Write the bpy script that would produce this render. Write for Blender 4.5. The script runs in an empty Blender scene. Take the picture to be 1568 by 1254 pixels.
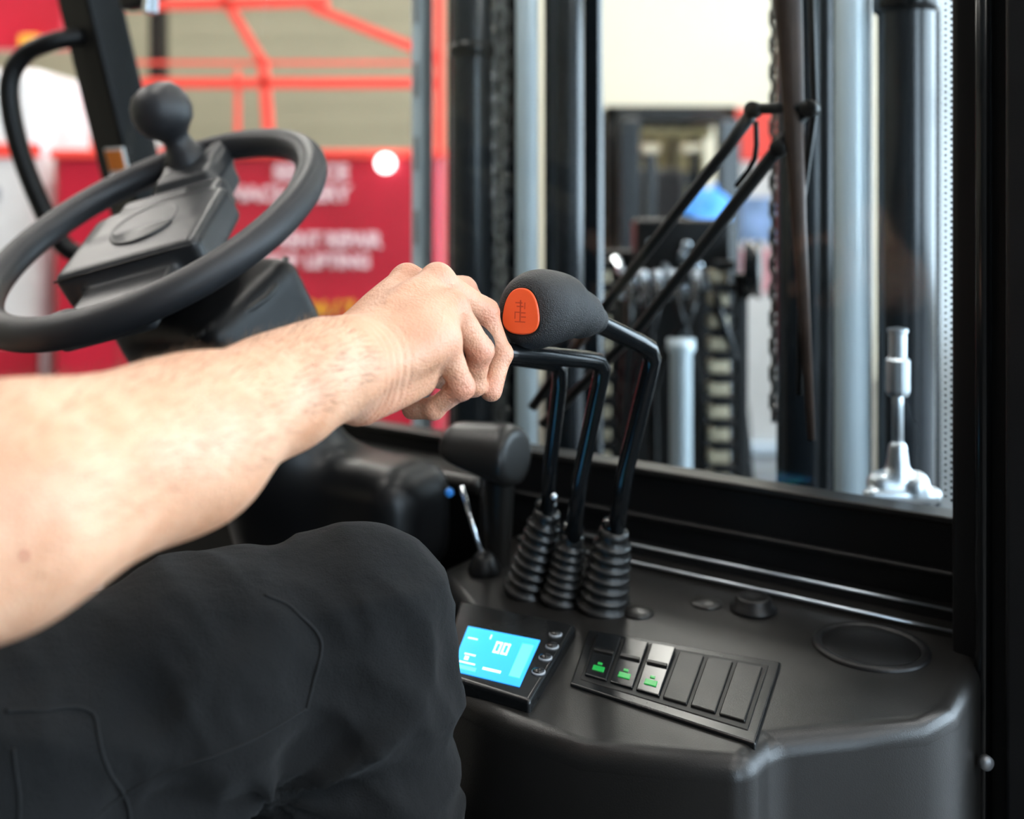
import bpy, math, random
import numpy as np
from mathutils import Vector, Matrix, noise
from mathutils.bvhtree import BVHTree
random.seed(4); np.random.seed(4)
H = 1.7   # height of the cab datum (wheel hub level) above the showroom floor; part z values are relative to it
YAW = math.radians(34.0)
FW = np.array([math.sin(YAW), math.cos(YAW), 0.0])   # forklift forward
RT = np.array([math.cos(YAW), -math.sin(YAW), 0.0])  # forklift right
UP = np.array([0, 0, 1.0])
def vp(u, v, z): return RT*u + FW*v + UP*z
A = lambda *p: np.array(p, dtype=float)

# ------------------------------------------------------------------ materials
def pmat(name, col, rough=0.5, metal=0.0, bump=None, var=0.0, vscale=8.0, emis=None, estr=0.0, sss=0.0, coat=0.0, spec=0.5, rvar=0.0):
    m = bpy.data.materials.new(name); m.use_nodes = True
    nt = m.node_tree; b = nt.nodes["Principled BSDF"]
    b.inputs["Base Color"].default_value = (*col, 1); b.inputs["Roughness"].default_value = rough
    b.inputs["Metallic"].default_value = metal
    b.inputs["Specular IOR Level"].default_value = spec
    b.inputs["Coat Weight"].default_value = coat
    tc = nt.nodes.new("ShaderNodeTexCoord")
    if var > 0:
        n = nt.nodes.new("ShaderNodeTexNoise"); n.inputs["Scale"].default_value = vscale; n.inputs["Detail"].default_value = 4
        nt.links.new(tc.outputs["Object"], n.inputs["Vector"])
        r = nt.nodes.new("ShaderNodeValToRGB")
        r.color_ramp.elements[0].position = 0.3; r.color_ramp.elements[1].position = 0.7
        r.color_ramp.elements[0].color = (*[c*(1-var) for c in col], 1)
        r.color_ramp.elements[1].color = (*[min(1, c*(1+var)) for c in col], 1)
        nt.links.new(n.outputs["Fac"], r.inputs["Fac"]); nt.links.new(r.outputs["Color"], b.inputs["Base Color"])
    if rvar > 0:
        n3 = nt.nodes.new("ShaderNodeTexNoise"); n3.inputs["Scale"].default_value = 14; n3.inputs["Detail"].default_value = 6
        nt.links.new(tc.outputs["Object"], n3.inputs["Vector"])
        mr = nt.nodes.new("ShaderNodeMapRange"); mr.inputs["From Min"].default_value=.3; mr.inputs["From Max"].default_value=.7
        mr.inputs["To Min"].default_value=rough-rvar; mr.inputs["To Max"].default_value=rough+rvar
        nt.links.new(n3.outputs["Fac"], mr.inputs["Value"]); nt.links.new(mr.outputs["Result"], b.inputs["Roughness"])
    if bump:
        n2 = nt.nodes.new("ShaderNodeTexNoise"); n2.inputs["Scale"].default_value = bump[0]; n2.inputs["Detail"].default_value = 3
        nt.links.new(tc.outputs["Object"], n2.inputs["Vector"])
        bp = nt.nodes.new("ShaderNodeBump"); bp.inputs["Strength"].default_value = bump[1]; bp.inputs["Distance"].default_value = bump[2]
        nt.links.new(n2.outputs["Fac"], bp.inputs["Height"]); nt.links.new(bp.outputs["Normal"], b.inputs["Normal"])
    if emis:
        b.inputs["Emission Color"].default_value = (*emis, 1); b.inputs["Emission Strength"].default_value = estr
    if sss > 0:
        b.inputs["Subsurface Weight"].default_value = sss
        b.inputs["Subsurface Radius"].default_value = (1, 0.35, 0.2); b.inputs["Subsurface Scale"].default_value = 0.005
    return m
M = {}
M['blk'] = pmat('black_paint', (.003,.003,.0033), .42, var=.2, spec=.3)
M['blkgloss'] = pmat('black_gloss_steel', (.006,.007,.008), .2, .1, var=.3, vscale=3)
M['mastblk'] = pmat('mast_steel_black', (.016,.021,.027), .24, .25, var=.4, vscale=3, spec=.8)
M['plast'] = pmat('console_plastic', (.0105,.0098,.0092), .33, bump=(900,.25,.0006), var=.2, spec=.42, rvar=.05)
M['plast2'] = pmat('dark_plastic', (.0045,.0045,.005), .4, bump=(700,.2,.0006), spec=.35, rvar=.05)
M['panel'] = pmat('satin_panel', (.005,.0055,.006), .25, rvar=.04)
M['rim'] = pmat('wheel_rubber', (.017,.0175,.020), .44, bump=(1300,.3,.0006), rvar=.05)
M['hub'] = pmat('wheel_hub_plastic', (.028,.029,.031), .34, bump=(900,.2,.0005))
M['rub'] = pmat('boot_rubber', (.010,.010,.010), .36, bump=(300,.2,.001), var=.3, vscale=60, rvar=.08)
M['knob'] = pmat('knob_grip', (.010,.0105,.0115), .5, bump=(1000,.9,.0013))
M['orange'] = pmat('orange_button', (.86,.10,.022), .35, bump=(900,.1,.0004))
M['orangedk'] = pmat('orange_icon', (.5,.05,.012), .5)
M['green'] = pmat('green_lamp', (.008,.2,.04), .3, emis=(.015,.85,.10), estr=.24)
M['lcdw'] = pmat('lcd_white', (.9,.95,1), .3, emis=(.5,.88,1), estr=.95)
M['lcdg'] = pmat('lcd_green', (.1,.9,.6), .3, emis=(.15,.85,.62), estr=.85)
M['chrome'] = pmat('chrome', (.8,.86,.92), .16, 1.0)
M['rod_sheen'] = pmat('rod_painted_sheen', (.74,.88,.97), .30, .12, spec=.8)  # pale blue base colour paints reflected daylight onto the mast rods and strip
M['steel'] = pmat('brushed_steel', (.6,.66,.72), .3, .9, var=.1)
M['trim'] = pmat('dull_trim', (.16,.16,.165), .4, .6)
M['chain'] = pmat('wiper_spine', (.05,.028,.02), .45, .3, var=.3, vscale=30)
M['link'] = pmat('chain_link_steel', (.34,.34,.33), .28, .85, var=.6, vscale=60)
M['brass'] = pmat('roller_brass', (.52,.45,.32), .35, .4, var=.35, vscale=25)
M['red'] = pmat('red_paint', (.50,.014,.035), .35, coat=.2, var=.15, vscale=1.5)
M['redf'] = pmat('red_paint_glow', (.90,.07,.05), .45, emis=(.9,.06,.04), estr=.08)  # red paint with a faint glow added, no lamp behind it
M['white'] = pmat('white_paint', (.8,.8,.8), .4, var=.05)
M['whitet'] = pmat('lettering_white', (.85,.55,.58), .5)
M['yel'] = pmat('yellow', (.85,.4,.03), .4)
M['tire'] = pmat('tyre', (.012,.012,.012), .7, bump=(40,.4,.01))
M['skirt'] = pmat('seat_vinyl', (.012,.012,.013), .5, bump=(200,.3,.001))
M['shirt'] = pmat('tshirt_cotton', (.01,.01,.012), .9, bump=(600,.4,.0008))
M['hair'] = pmat('brown_hair', (.06,.03,.015), .6)
M['armhair'] = pmat('arm_hair', (.15,.08,.04), .6)
M['nail'] = pmat('nail', (.75,.42,.34), .3)
M['eyew'] = pmat('eye_white', (.8,.8,.8), .2)
M['sticker'] = pmat('sticker_orange', (.9,.25,.02), .5)
M['mark'] = pmat('legend_grey', (.3,.31,.33), .5)
M['bluep'] = pmat('blue_plastic', (.05,.32,.9), .35)
M['olive'] = pmat('olive_metal', (.2,.165,.07), .5)
M['mole'] = pmat('mole', (.35,.06,.04), .6)

def lcd():
    m = pmat('lcd_blue', (.02,.3,.9), .3, emis=(.035,.45,1.0), estr=1.0)
    nt=m.node_tree; b=nt.nodes["Principled BSDF"]; tc=nt.nodes.new("ShaderNodeTexCoord"); sp=nt.nodes.new("ShaderNodeSeparateXYZ")
    nt.links.new(tc.outputs["Generated"], sp.inputs[0]); r=nt.nodes.new("ShaderNodeValToRGB")
    r.color_ramp.elements[0].position=0; r.color_ramp.elements[0].color=(.03,.34,.95,1); r.color_ramp.elements[1].position=1; r.color_ramp.elements[1].color=(.07,.60,.98,1)
    nt.links.new(sp.outputs[1], r.inputs["Fac"]); nt.links.new(r.outputs["Color"], b.inputs["Emission Color"]); return m
M['blue']=lcd()

def cloth():
    m = pmat('work_trouser_cloth', (.0045,.0047,.0050), .92, spec=.22)
    nt = m.node_tree; b = nt.nodes["Principled BSDF"]
    b.inputs["Sheen Weight"].default_value = .03; b.inputs["Sheen Roughness"].default_value = .5
    tc = nt.nodes.new("ShaderNodeTexCoord")
    w = nt.nodes.new("ShaderNodeTexNoise"); w.inputs["Scale"].default_value = 1100; w.inputs["Detail"].default_value = 1
    nt.links.new(tc.outputs["Object"], w.inputs["Vector"])
    n = nt.nodes.new("ShaderNodeTexNoise"); n.inputs["Scale"].default_value = 26; n.inputs["Detail"].default_value = 4
    nt.links.new(tc.outputs["Object"], n.inputs["Vector"])
    b1 = nt.nodes.new("ShaderNodeBump"); b1.inputs["Strength"].default_value=.6; b1.inputs["Distance"].default_value=.0009
    b2 = nt.nodes.new("ShaderNodeBump"); b2.inputs["Strength"].default_value=.55; b2.inputs["Distance"].default_value=.007
    nt.links.new(w.outputs["Fac"], b1.inputs["Height"]); nt.links.new(n.outputs["Fac"], b2.inputs["Height"])
    nt.links.new(b2.outputs["Normal"], b1.inputs["Normal"]); nt.links.new(b1.outputs["Normal"], b.inputs["Normal"])
    return m
M['cloth'] = cloth()
M['seam'] = pmat('seam_thread', (.0065,.0068,.0072), .85, spec=.25)

def skin():
    m = pmat('skin', (.6,.34,.24), .44, sss=.2)
    nt = m.node_tree; b = nt.nodes["Principled BSDF"]; L = nt.links
    tc = nt.nodes.new("ShaderNodeTexCoord")
    n = nt.nodes.new("ShaderNodeTexNoise"); n.inputs["Scale"].default_value = 30; n.inputs["Detail"].default_value = 7
    L.new(tc.outputs["Object"], n.inputs["Vector"])
    r = nt.nodes.new("ShaderNodeValToRGB"); r.color_ramp.elements[0].position=.3; r.color_ramp.elements[1].position=.72
    r.color_ramp.elements[0].color=(.57,.285,.165,1); r.color_ramp.elements[1].color=(.69,.41,.27,1)
    L.new(n.outputs["Fac"], r.inputs["Fac"])
    at = nt.nodes.new("ShaderNodeAttribute"); at.attribute_name = "flush"
    mx = nt.nodes.new("ShaderNodeMix"); mx.data_type='RGBA'
    L.new(at.outputs["Fac"], mx.inputs["Factor"]); L.new(r.outputs["Color"], mx.inputs[6]); mx.inputs[7].default_value=(.57,.19,.13,1)
    L.new(mx.outputs[2], b.inputs["Base Color"])
    v = nt.nodes.new("ShaderNodeTexVoronoi"); v.inputs["Scale"].default_value = 560
    n2 = nt.nodes.new("ShaderNodeTexNoise"); n2.inputs["Scale"].default_value = 110; n2.inputs["Detail"].default_value=5
    L.new(tc.outputs["Object"], v.inputs["Vector"]); L.new(tc.outputs["Object"], n2.inputs["Vector"])
    b1 = nt.nodes.new("ShaderNodeBump"); b1.inputs["Strength"].default_value=.45; b1.inputs["Distance"].default_value=.0009
    b2 = nt.nodes.new("ShaderNodeBump"); b2.inputs["Strength"].default_value=.5; b2.inputs["Distance"].default_value=.0022
    L.new(v.outputs["Distance"], b1.inputs["Height"]); L.new(n2.outputs["Fac"], b2.inputs["Height"])
    L.new(b2.outputs["Normal"], b1.inputs["Normal"]); L.new(b1.outputs["Normal"], b.inputs["Normal"])
    return m
M['skin'] = skin()

def glass():
    m = bpy.data.materials.new('cab_glass'); m.use_nodes = True; nt = m.node_tree; nt.nodes.clear()
    o = nt.nodes.new("ShaderNodeOutputMaterial"); t = nt.nodes.new("ShaderNodeBsdfTransparent"); g = nt.nodes.new("ShaderNodeBsdfGlossy")
    t.inputs["Color"].default_value=(.95,.965,.96,1); g.inputs["Roughness"].default_value=.05
    mx = nt.nodes.new("ShaderNodeMixShader"); mx.inputs[0].default_value=.02; nt.links.new(t.outputs[0], mx.inputs[1]); nt.links.new(g.outputs[0], mx.inputs[2])
    nt.links.new(mx.outputs[0], o.inputs["Surface"]); return m
M['glass'] = glass()

# ------------------------------------------------------------------ mesh tools
def root(name):
    e = bpy.data.objects.new(name, None); e.empty_display_size = .1
    bpy.context.scene.collection.objects.link(e); return e
def mk(name, V, F, mat, parent=None, smooth=True, bevel=0, seg=3):
    V = np.asarray(V, dtype=float).reshape(-1,3) + A(0,0,H)
    me = bpy.data.meshes.new(name); me.from_pydata(V.tolist(), [], [list(map(int,f)) for f in F]); me.update()
    me.polygons.foreach_set('use_smooth', [smooth or bevel>0]*len(me.polygons))
    me.materials.append(M[mat] if isinstance(mat,str) else mat)
    ob = bpy.data.objects.new(name, me); bpy.context.scene.collection.objects.link(ob)
    if parent: ob.parent = parent
    if bevel > 0:
        md = ob.modifiers.new('bevel','BEVEL'); md.width = bevel; md.segments = seg; md.limit_method='ANGLE'; md.angle_limit=math.radians(35); md.harden_normals=True
    return ob
BF = [(0,3,2,1),(4,5,6,7),(0,1,5,4),(1,2,6,5),(2,3,7,6),(3,0,4,7)]
def boxv(o, ex, ey, ez, x0,x1,y0,y1,z0,z1):
    return [o+ex*x+ey*y+ez*z for z in (z0,z1) for x,y in ((x0,y0),(x1,y0),(x1,y1),(x0,y1))]
EX,EY = A(1,0,0),A(0,1,0)
def vbox(name,u0,u1,v0,v1,z0,z1,mat,parent=None,bevel=0,seg=3):
    return mk(name, boxv(A(0,0,0),RT,FW,UP,u0,u1,v0,v1,z0,z1), BF, mat, parent, False, bevel, seg)
def wbox(name,x0,x1,y0,y1,z0,z1,mat,parent=None,bevel=0,seg=3):
    return mk(name, boxv(A(0,0,0),EX,EY,UP,x0,x1,y0,y1,z0,z1), BF, mat, parent, False, bevel, seg)
def multibox(name, lst, mat, parent=None, bevel=0, frame=None):
    ex,ey = frame if frame else (EX,EY)
    V=[];F=[]
    for b in lst:
        k=len(V); V+=boxv(A(0,0,0),ex,ey,UP,*b); F+=[tuple(i+k for i in f) for f in BF]
    return mk(name,V,F,mat,parent,False,bevel,2)
def prism(name, poly, o, ex, ey, ez, h0, h1, mat, parent=None, bevel=0, seg=3):
    n=len(poly); V=[o+ex*p[0]+ey*p[1]+ez*h0 for p in poly]+[o+ex*p[0]+ey*p[1]+ez*h1 for p in poly]
    F=[tuple(range(n-1,-1,-1)), tuple(range(n,2*n))]+[(i,(i+1)%n,(i+1)%n+n,i+n) for i in range(n)]
    return mk(name,V,F,mat,parent,False,bevel,seg)
def catmull(P, sub, closed=False):
    P=np.asarray(P,float); n=len(P); out=[]
    rng = n if closed else n-1
    for i in range(rng):
        p0=P[(i-1)%n] if (closed or i>0) else P[0]; p1=P[i]; p2=P[(i+1)%n]; p3=P[(i+2)%n] if (closed or i<n-2) else P[-1]
        for k in range(sub):
            t=k/sub; out.append(.5*((2*p1)+(-p0+p2)*t+(2*p0-5*p1+4*p2-p3)*t*t+(-p0+3*p1-3*p2+p3)*t**3))
    if not closed: out.append(P[-1])
    return np.array(out)
def tubevf(P, r, n=12, closed=False, sub=0, flat=1.0):
    P=np.asarray(P,float); r=np.full(len(P),r) if np.isscalar(r) else np.asarray(r,float)
    if sub:
        Q=catmull(np.column_stack([P,r]),sub,closed); P=Q[:,:3]; r=Q[:,3]
    m=len(P); V=[];F=[]
    T=[(P[(i+1)%m]-P[i-1]) if closed else P[min(i+1,m-1)]-P[max(i-1,0)] for i in range(m)]
    T=[t/np.linalg.norm(t) for t in T]
    ref=UP if abs(T[0][2])<.9 else EX
    N=np.cross(T[0],ref); N/=np.linalg.norm(N)
    for i in range(m):
        N=N-T[i]*np.dot(N,T[i]); N/=np.linalg.norm(N); B=np.cross(T[i],N)
        for k in range(n):
            a=2*math.pi*k/n; V.append(P[i]+r[i]*(N*math.cos(a)*flat+B*math.sin(a)))
    for i in range(m if closed else m-1):
        j=(i+1)%m
        for k in range(n): F.append((i*n+k,i*n+(k+1)%n,j*n+(k+1)%n,j*n+k))
    if not closed: F.append(tuple(range(n-1,-1,-1))); F.append(tuple((m-1)*n+k for k in range(n)))
    return V,F
def tube(name,P,r,mat,parent=None,n=14,closed=False,sub=0,flat=1.0):
    V,F=tubevf(P,r,n,closed,sub,flat); return mk(name,V,F,mat,parent)
def frame(axis):
    a=np.asarray(axis,float); a=a/np.linalg.norm(a); x=np.cross(a,EY if abs(a[1])<.9 else EX); x/=np.linalg.norm(x); return x,np.cross(a,x),a
def lathe(name,prof,o,axis,mat,parent=None,n=32,smooth=True):
    x,y,a=frame(axis); V=[];F=[]
    for r,h in prof:
        for k in range(n): t=2*math.pi*k/n; V.append(o+a*h+(x*math.cos(t)+y*math.sin(t))*r)
    for i in range(len(prof)-1):
        for k in range(n): F.append((i*n+k,i*n+(k+1)%n,(i+1)*n+(k+1)%n,(i+1)*n+k))
    F.append(tuple(range(n-1,-1,-1))); F.append(tuple((len(prof)-1)*n+k for k in range(n)))
    return mk(name,V,F,mat,parent,smooth)
def ball(name,c,r,mat,parent=None,n=20):
    r=A(r,r,r) if np.isscalar(r) else np.asarray(r); V=[];F=[]
    for i in range(n//2+1):
        p=math.pi*i/(n//2)
        for k in range(n): t=2*math.pi*k/n; V.append(c+r*A(math.sin(p)*math.cos(t),math.sin(p)*math.sin(t),-math.cos(p)))
    for i in range(n//2):
        for k in range(n): F.append((i*n+k,i*n+(k+1)%n,(i+1)*n+(k+1)%n,(i+1)*n+k))
    return mk(name,V,F,mat,parent)

class Field:
    def __init__(s,lo,hi,h):
        s.lo=np.array(lo,float); s.h=h; s.n=np.ceil((np.array(hi)-s.lo)/h).astype(int)+1
        s.F=np.full(s.n,1.0,np.float32); s.ax=[(s.lo[i]+np.arange(s.n[i])*h).astype(np.float32) for i in range(3)]
    def sub(s,lo,hi):
        a=np.clip(np.floor((lo-s.lo)/s.h).astype(int),0,s.n); b=np.clip(np.ceil((hi-s.lo)/s.h).astype(int)+1,0,s.n)
        sl=tuple(slice(a[i],b[i]) for i in range(3)); X=np.meshgrid(*[s.ax[i][sl[i]] for i in range(3)],indexing='ij',sparse=True); return sl,X
    def blend(s,sl,d,k):
        f=s.F[sl]; 
        if f.size==0: return
        h=np.clip(.5+.5*(f-d)/k,0,1); s.F[sl]=f+(d-f)*h-k*h*(1-h)
    def cone(s,a,b,ra,rb,k=.01,mg=.03):
        a=np.asarray(a,float);b=np.asarray(b,float);R=max(ra,rb)+mg
        sl,X=s.sub(np.minimum(a,b)-R,np.maximum(a,b)+R)
        ab=b-a; L=max(float(ab@ab),1e-9)
        px,py,pz=X[0]-a[0],X[1]-a[1],X[2]-a[2]
        t=np.clip((px*ab[0]+py*ab[1]+pz*ab[2])/L,0,1)
        d=np.sqrt((px-t*ab[0])**2+(py-t*ab[1])**2+(pz-t*ab[2])**2)-(ra+t*(rb-ra))
        s.blend(sl,d,k)
    def chain(s,P,R,k=.01,mg=.03):
        for i in range(len(P)-1): s.cone(P[i],P[i+1],R[i],R[i+1],k,mg)
    def ell(s,c,r,fr=None,k=.01,mg=.03):
        c=np.asarray(c,float);R=max(r)+mg; sl,X=s.sub(c-R,c+R)
        fr=fr or (EX,EY,UP); q=[]
        for e,rr in zip(fr,r): q.append(((X[0]-c[0])*e[0]+(X[1]-c[1])*e[1]+(X[2]-c[2])*e[2])/rr)
        l=np.sqrt(q[0]**2+q[1]**2+q[2]**2); l2=np.sqrt((q[0]/r[0])**2+(q[1]/r[1])**2+(q[2]/r[2])**2)+1e-6
        s.blend(sl,l*(l-1)/l2,k)
    def rbox(s,c,hs,fr,rad,k=.01,mg=.03):
        c=np.asarray(c,float);R=np.linalg.norm(hs)+mg; sl,X=s.sub(c-R,c+R); q=[]
        for e,hh in zip(fr,hs): q.append(np.abs((X[0]-c[0])*e[0]+(X[1]-c[1])*e[1]+(X[2]-c[2])*e[2])-(hh-rad))
        d=np.sqrt(sum(np.maximum(w,0)**2 for w in q))+np.minimum(np.maximum(np.maximum(q[0],q[1]),q[2]),0)-rad
        s.blend(sl,d,k)
    def cut(s,p,n,k=.004):
        sl,X=s.sub(s.lo,s.lo+s.n*s.h); d=(X[0]-p[0])*n[0]+(X[1]-p[1])*n[1]+(X[2]-p[2])*n[2]
        f=-s.F; d=-d; h=np.clip(.5+.5*(f-d)/k,0,1); s.F=(-(f+(d-f)*h-k*h*(1-h))).astype(np.float32)
    def mesh(s):
        F=s.F; F[0]=F[-1]=1;F[:,0]=F[:,-1]=1;F[:,:,0]=F[:,:,-1]=1
        N=F<0; nx,ny,nz=F.shape
        cnt=np.zeros((nx-1,ny-1,nz-1),np.uint8)
        for a in (0,1):
            for b in (0,1):
                for c in (0,1): cnt+=N[a:nx-1+a,b:ny-1+b,c:nz-1+c]
        act=(cnt>0)&(cnt<8); ai=np.argwhere(act); idx=np.full(act.shape,-1,np.int32); idx[act]=np.arange(len(ai))
        acc=np.zeros((len(ai),3)); num=np.zeros(len(ai)); C=[(a,b,c) for a in (0,1) for b in (0,1) for c in (0,1)]
        for p in C:
            for ax in range(3):
                if p[ax]==0:
                    q=list(p);q[ax]=1
                    fa=F[ai[:,0]+p[0],ai[:,1]+p[1],ai[:,2]+p[2]]; fb=F[ai[:,0]+q[0],ai[:,1]+q[1],ai[:,2]+q[2]]
                    m=(fa<0)!=(fb<0); t=fa[m]/(fa[m]-fb[m]); pos=np.tile(np.array(p,float),(m.sum(),1)); pos[:,ax]+=t
                    acc[m]+=pos; num[m]+=1
        V=(ai+acc/num[:,None])*s.h+s.lo; faces=[]
        for a in range(3):
            b,c=(a+1)%3,(a+2)%3
            s0=[slice(None)]*3; s1=[slice(None)]*3; s0[a]=slice(0,-1); s1[a]=slice(1,None)
            N0=N[tuple(s0)];N1=N[tuple(s1)]; E=np.argwhere(N0!=N1)
            inside=N0[E[:,0],E[:,1],E[:,2]]
            quad=[]
            for ob,oc in ((-1,-1),(0,-1),(0,0),(-1,0)):
                q=E.copy(); q[:,b]+=ob; q[:,c]+=oc; quad.append(idx[q[:,0],q[:,1],q[:,2]])
            Q=np.stack(quad,1); Q[~inside]=Q[~inside][:,::-1]; faces.append(Q)
        Fc=np.concatenate(faces); return V,Fc
def sdfobj(name,fld,mat,parent,disp=None,smooth_it=2):
    V,Fc=fld.mesh(); ob=mk(name,V,Fc.tolist(),mat,parent)
    me=ob.data
    if smooth_it:
        md=ob.modifiers.new('s','SMOOTH'); md.factor=.5; md.iterations=smooth_it
        dg=bpy.context.evaluated_depsgraph_get(); ev=ob.evaluated_get(dg)
        co=np.empty(len(me.vertices)*3,np.float32); ev.data.vertices.foreach_get('co',co); me.vertices.foreach_set('co',co); ob.modifiers.remove(md); me.update()
    if disp:
        co=np.empty(len(me.vertices)*3,np.float32); no=np.empty(len(me.vertices)*3,np.float32)
        me.vertices.foreach_get('co',co); me.vertex_normals.foreach_get('vector',no)
        co=co.reshape(-1,3);no=no.reshape(-1,3)
        d=disp(co-np.array([0,0,H]),no); co=co+no*d[:,None]
        me.vertices.foreach_set('co',co.astype(np.float32).ravel()); me.update()
    return ob
def nz(P):
    return np.array([noise.noise(Vector((float(a),float(b),float(c)))) for a,b,c in P])

# ================================================================== DRIVER
driver = root('forklift_driver')
f = Field((-.47,.33,-.22),(.02,.86,.06),.0017)
Sh = vp(-.66,.02,.09); El=A(-.262,.405,-.145)
f.chain([Sh,(Sh+El)/2,El],[.055,.052,.044],k=.03,mg=.05)
f.chain([El,A(-.226,.45,-.132),A(-.175,.54,-.126),A(-.137,.61,-.111),A(-.109,.655,-.1035)],[.045,.0510,.043,.0325,.0275],k=.02,mg=.04)
W=A(-.105,.663,-.101)
MC={'index':A(-.078,.757,-.057),'middle':A(-.0545,.745,-.0565),'ring':A(-.0425,.725,-.0725),'pinky':A(-.0475,.702,-.0945)}
f.cone(A(-.112,.65,-.104),W,.0280,.0255,k=.02)
for nme,off,r in (('index',A(-.012,.015,.004),.0135),('middle',A(-.004,.006,.008),.0135),('ring',A(.004,-.004,.004),.0135),('pinky',A(.008,-.01,-.008),.0135)):
    f.cone(W+off,MC[nme],.0165,.0120,k=.009)
f.ell(A(-.078,.706,-.092),(.040,.034,.017),frame(A(-.35,-.45,.82)),k=.018)
f.cone(A(-.099,.668,-.126),A(-.066,.702,-.117),.0190,.0160,k=.010)
f.cone(A(-.108,.69,-.115),A(-.082,.745,-.105),.018,.014,k=.015)
FG={'index':[MC['index'],A(-.038,.797,-.066),A(-.017,.806,-.093),A(-.014,.798,-.118)],
    'middle':[MC['middle'],A(-.0205,.772,-.0815),A(-.0085,.768,-.112),A(-.0155,.757,-.137)],
    'ring':[MC['ring'],A(-.0225,.740,-.1055),A(-.028,.748,-.131),A(-.046,.757,-.139)],
    'pinky':[MC['pinky'],A(-.035,.710,-.1270),A(-.0545,.719,-.1430),A(-.071,.729,-.1455)]}
FR={'index':(.0122,.0102,.0088,.0078),'middle':(.0128,.0106,.0090,.0081),'ring':(.0120,.0102,.0089,.0077),'pinky':(.0110,.0092,.0080,.0070)}
for kx in FG:
    P=FG[kx];R=FR[kx]
    f.ell(P[0],(R[0]*1.06,)*3,k=.003)
    f.cone(P[0],P[1],R[0]*.95,R[1]*.88,k=.004)
    f.cone(P[1],P[1]+(P[0]-P[1])*.08,R[1]*1.07,R[1]*1.0,k=.0025)
    f.cone(P[1],P[2],R[1]*.90,R[2]*.93,k=.0025); f.ell(P[2],(R[2]*1.04,)*3,k=.0025); f.cone(P[2],P[3],R[2]*.97,R[3],k=.0025)
TH=[A(-.112,.70,-.112),A(-.088,.752,-.118),A(-.063,.782,-.126),A(-.043,.79,-.137)]
f.chain(TH,(.017,.0125,.011,.009),k=.009)
f.cone(A(-.124,.626,-.101),A(-.118,.634,-.101),.0262,.0262,k=.012)
fax=(W-A(-.226,.45,-.128)); fax/=np.linalg.norm(fax)
def armdisp(p,n):
    s=(p-A(-.098,.664,-.115))@fax
    d=np.zeros(len(p))
    side=np.clip((n@A(.55,-.75,-.35)),0,1)
    for c,a in ((-.008,.6),(-.0015,1.1),(.0055,1.2),(.0125,.9),(.019,.5)):
        wob=.0022*np.sin(p[:,2]*150+c*900)
        d-=.0015*a*np.exp(-((s-c+wob)/.0014)**2)*side
    d+=.0008*np.sin(p[:,0]*70+p[:,1]*45)*np.sin(p[:,2]*80+1)
    for kx in FG:
        q=p-FG[kx][1]; ax=FG[kx][1]-FG[kx][0]; ax/=np.linalg.norm(ax); r=np.linalg.norm(q,axis=1); t=q@ax
        d-=.0006*np.exp(-(r/.012)**2)*(np.cos(t*2*math.pi/.0045)*.5+.5)
    for kx in ('index','middle','ring','pinky'):
        a=W+A(0,0,.015); b=MC[kx]+A(0,0,.008); ab=b-a; t=np.clip(((p-a)@ab)/(ab@ab),0,1); dist=np.linalg.norm(p-a-t[:,None]*ab,axis=1)
        d+=.0014*np.exp(-(dist/.006)**2)*np.clip(n[:,2]+.3,0,1)
    for L in ([A(-.10,.66,-.075),A(-.083,.69,-.066),A(-.062,.712,-.066)],[A(-.083,.69,-.066),A(-.072,.72,-.052)],[A(-.18,.50,-.15),A(-.15,.55,-.135),A(-.125,.60,-.125)],[A(-.21,.44,-.10),A(-.17,.50,-.11),A(-.14,.57,-.112)]):
        for a,b in zip(L,L[1:]):
            ab=b-a; t=np.clip(((p-a)@ab)/(ab@ab),0,1); dist=np.linalg.norm(p-a-t[:,None]*ab,axis=1); d+=.0008*np.exp(-(dist/.005)**2)
    return d
arm=sdfobj('right_arm_and_hand',f,'skin',driver,armdisp,2)
co=np.array([v.co[:] for v in arm.data.vertices])-A(0,0,H)
fl=np.zeros(len(co))
for kx in FG:
    for j,w,s in ((0,.5,.013),(1,.75,.011),(2,.5,.009),(3,.6,.010)):
        fl=np.maximum(fl,w*np.exp(-(np.linalg.norm(co-FG[kx][j],axis=1)/s/1.3)**2))
fl=np.maximum(fl,.13*np.clip((co[:,1]-.63)/.08,0,1)); fl=np.maximum(fl,.3*np.exp(-(np.linalg.norm(co-A(-.09,.67,-.13),axis=1)/.03)**2))
at=arm.data.attributes.new('flush','FLOAT','POINT'); at.data.foreach_set('value',fl.astype(np.float32))
bm_bvh=BVHTree.FromObject(arm,bpy.context.evaluated_depsgraph_get())
def onsurf(bvh,p):
    l,n,i,d=bvh.find_nearest(Vector(p)+Vector((0,0,H))); return np.array(l)-A(0,0,H),np.array(n)
for kx in FG:
    a,b=FG[kx][2],FG[kx][3]; ax=(b-a)/np.linalg.norm(b-a)
    inn=FG[kx][0]-b; out=-(inn-ax*(inn@ax)); out/=np.linalg.norm(out); sd=np.cross(ax,out)
    c=b-ax*.001+out*FR[kx][3]*.72; V=[];F=[]
    for i in range(7):
        for k in range(9):
            t=(i/6-.5)*.011; w=(k/8-.5)*.0105; V.append(c+ax*t+sd*w+out*(.0022-(w/.0052)**2*.0022-(max(0,t)/.0055)**2*.0008))
    for i in range(6):
        for k in range(8): F.append((i*9+k,i*9+k+1,(i+1)*9+k+1,(i+1)*9+k))
    mk('fingernail_'+kx,V,F,'nail',driver)
p,n=onsurf(bm_bvh,A(-.188,.40,-.140)); ball('mole',p,A(.0013,.0013,.0015),'mole',driver,10)
V=[];F=[]
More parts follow.
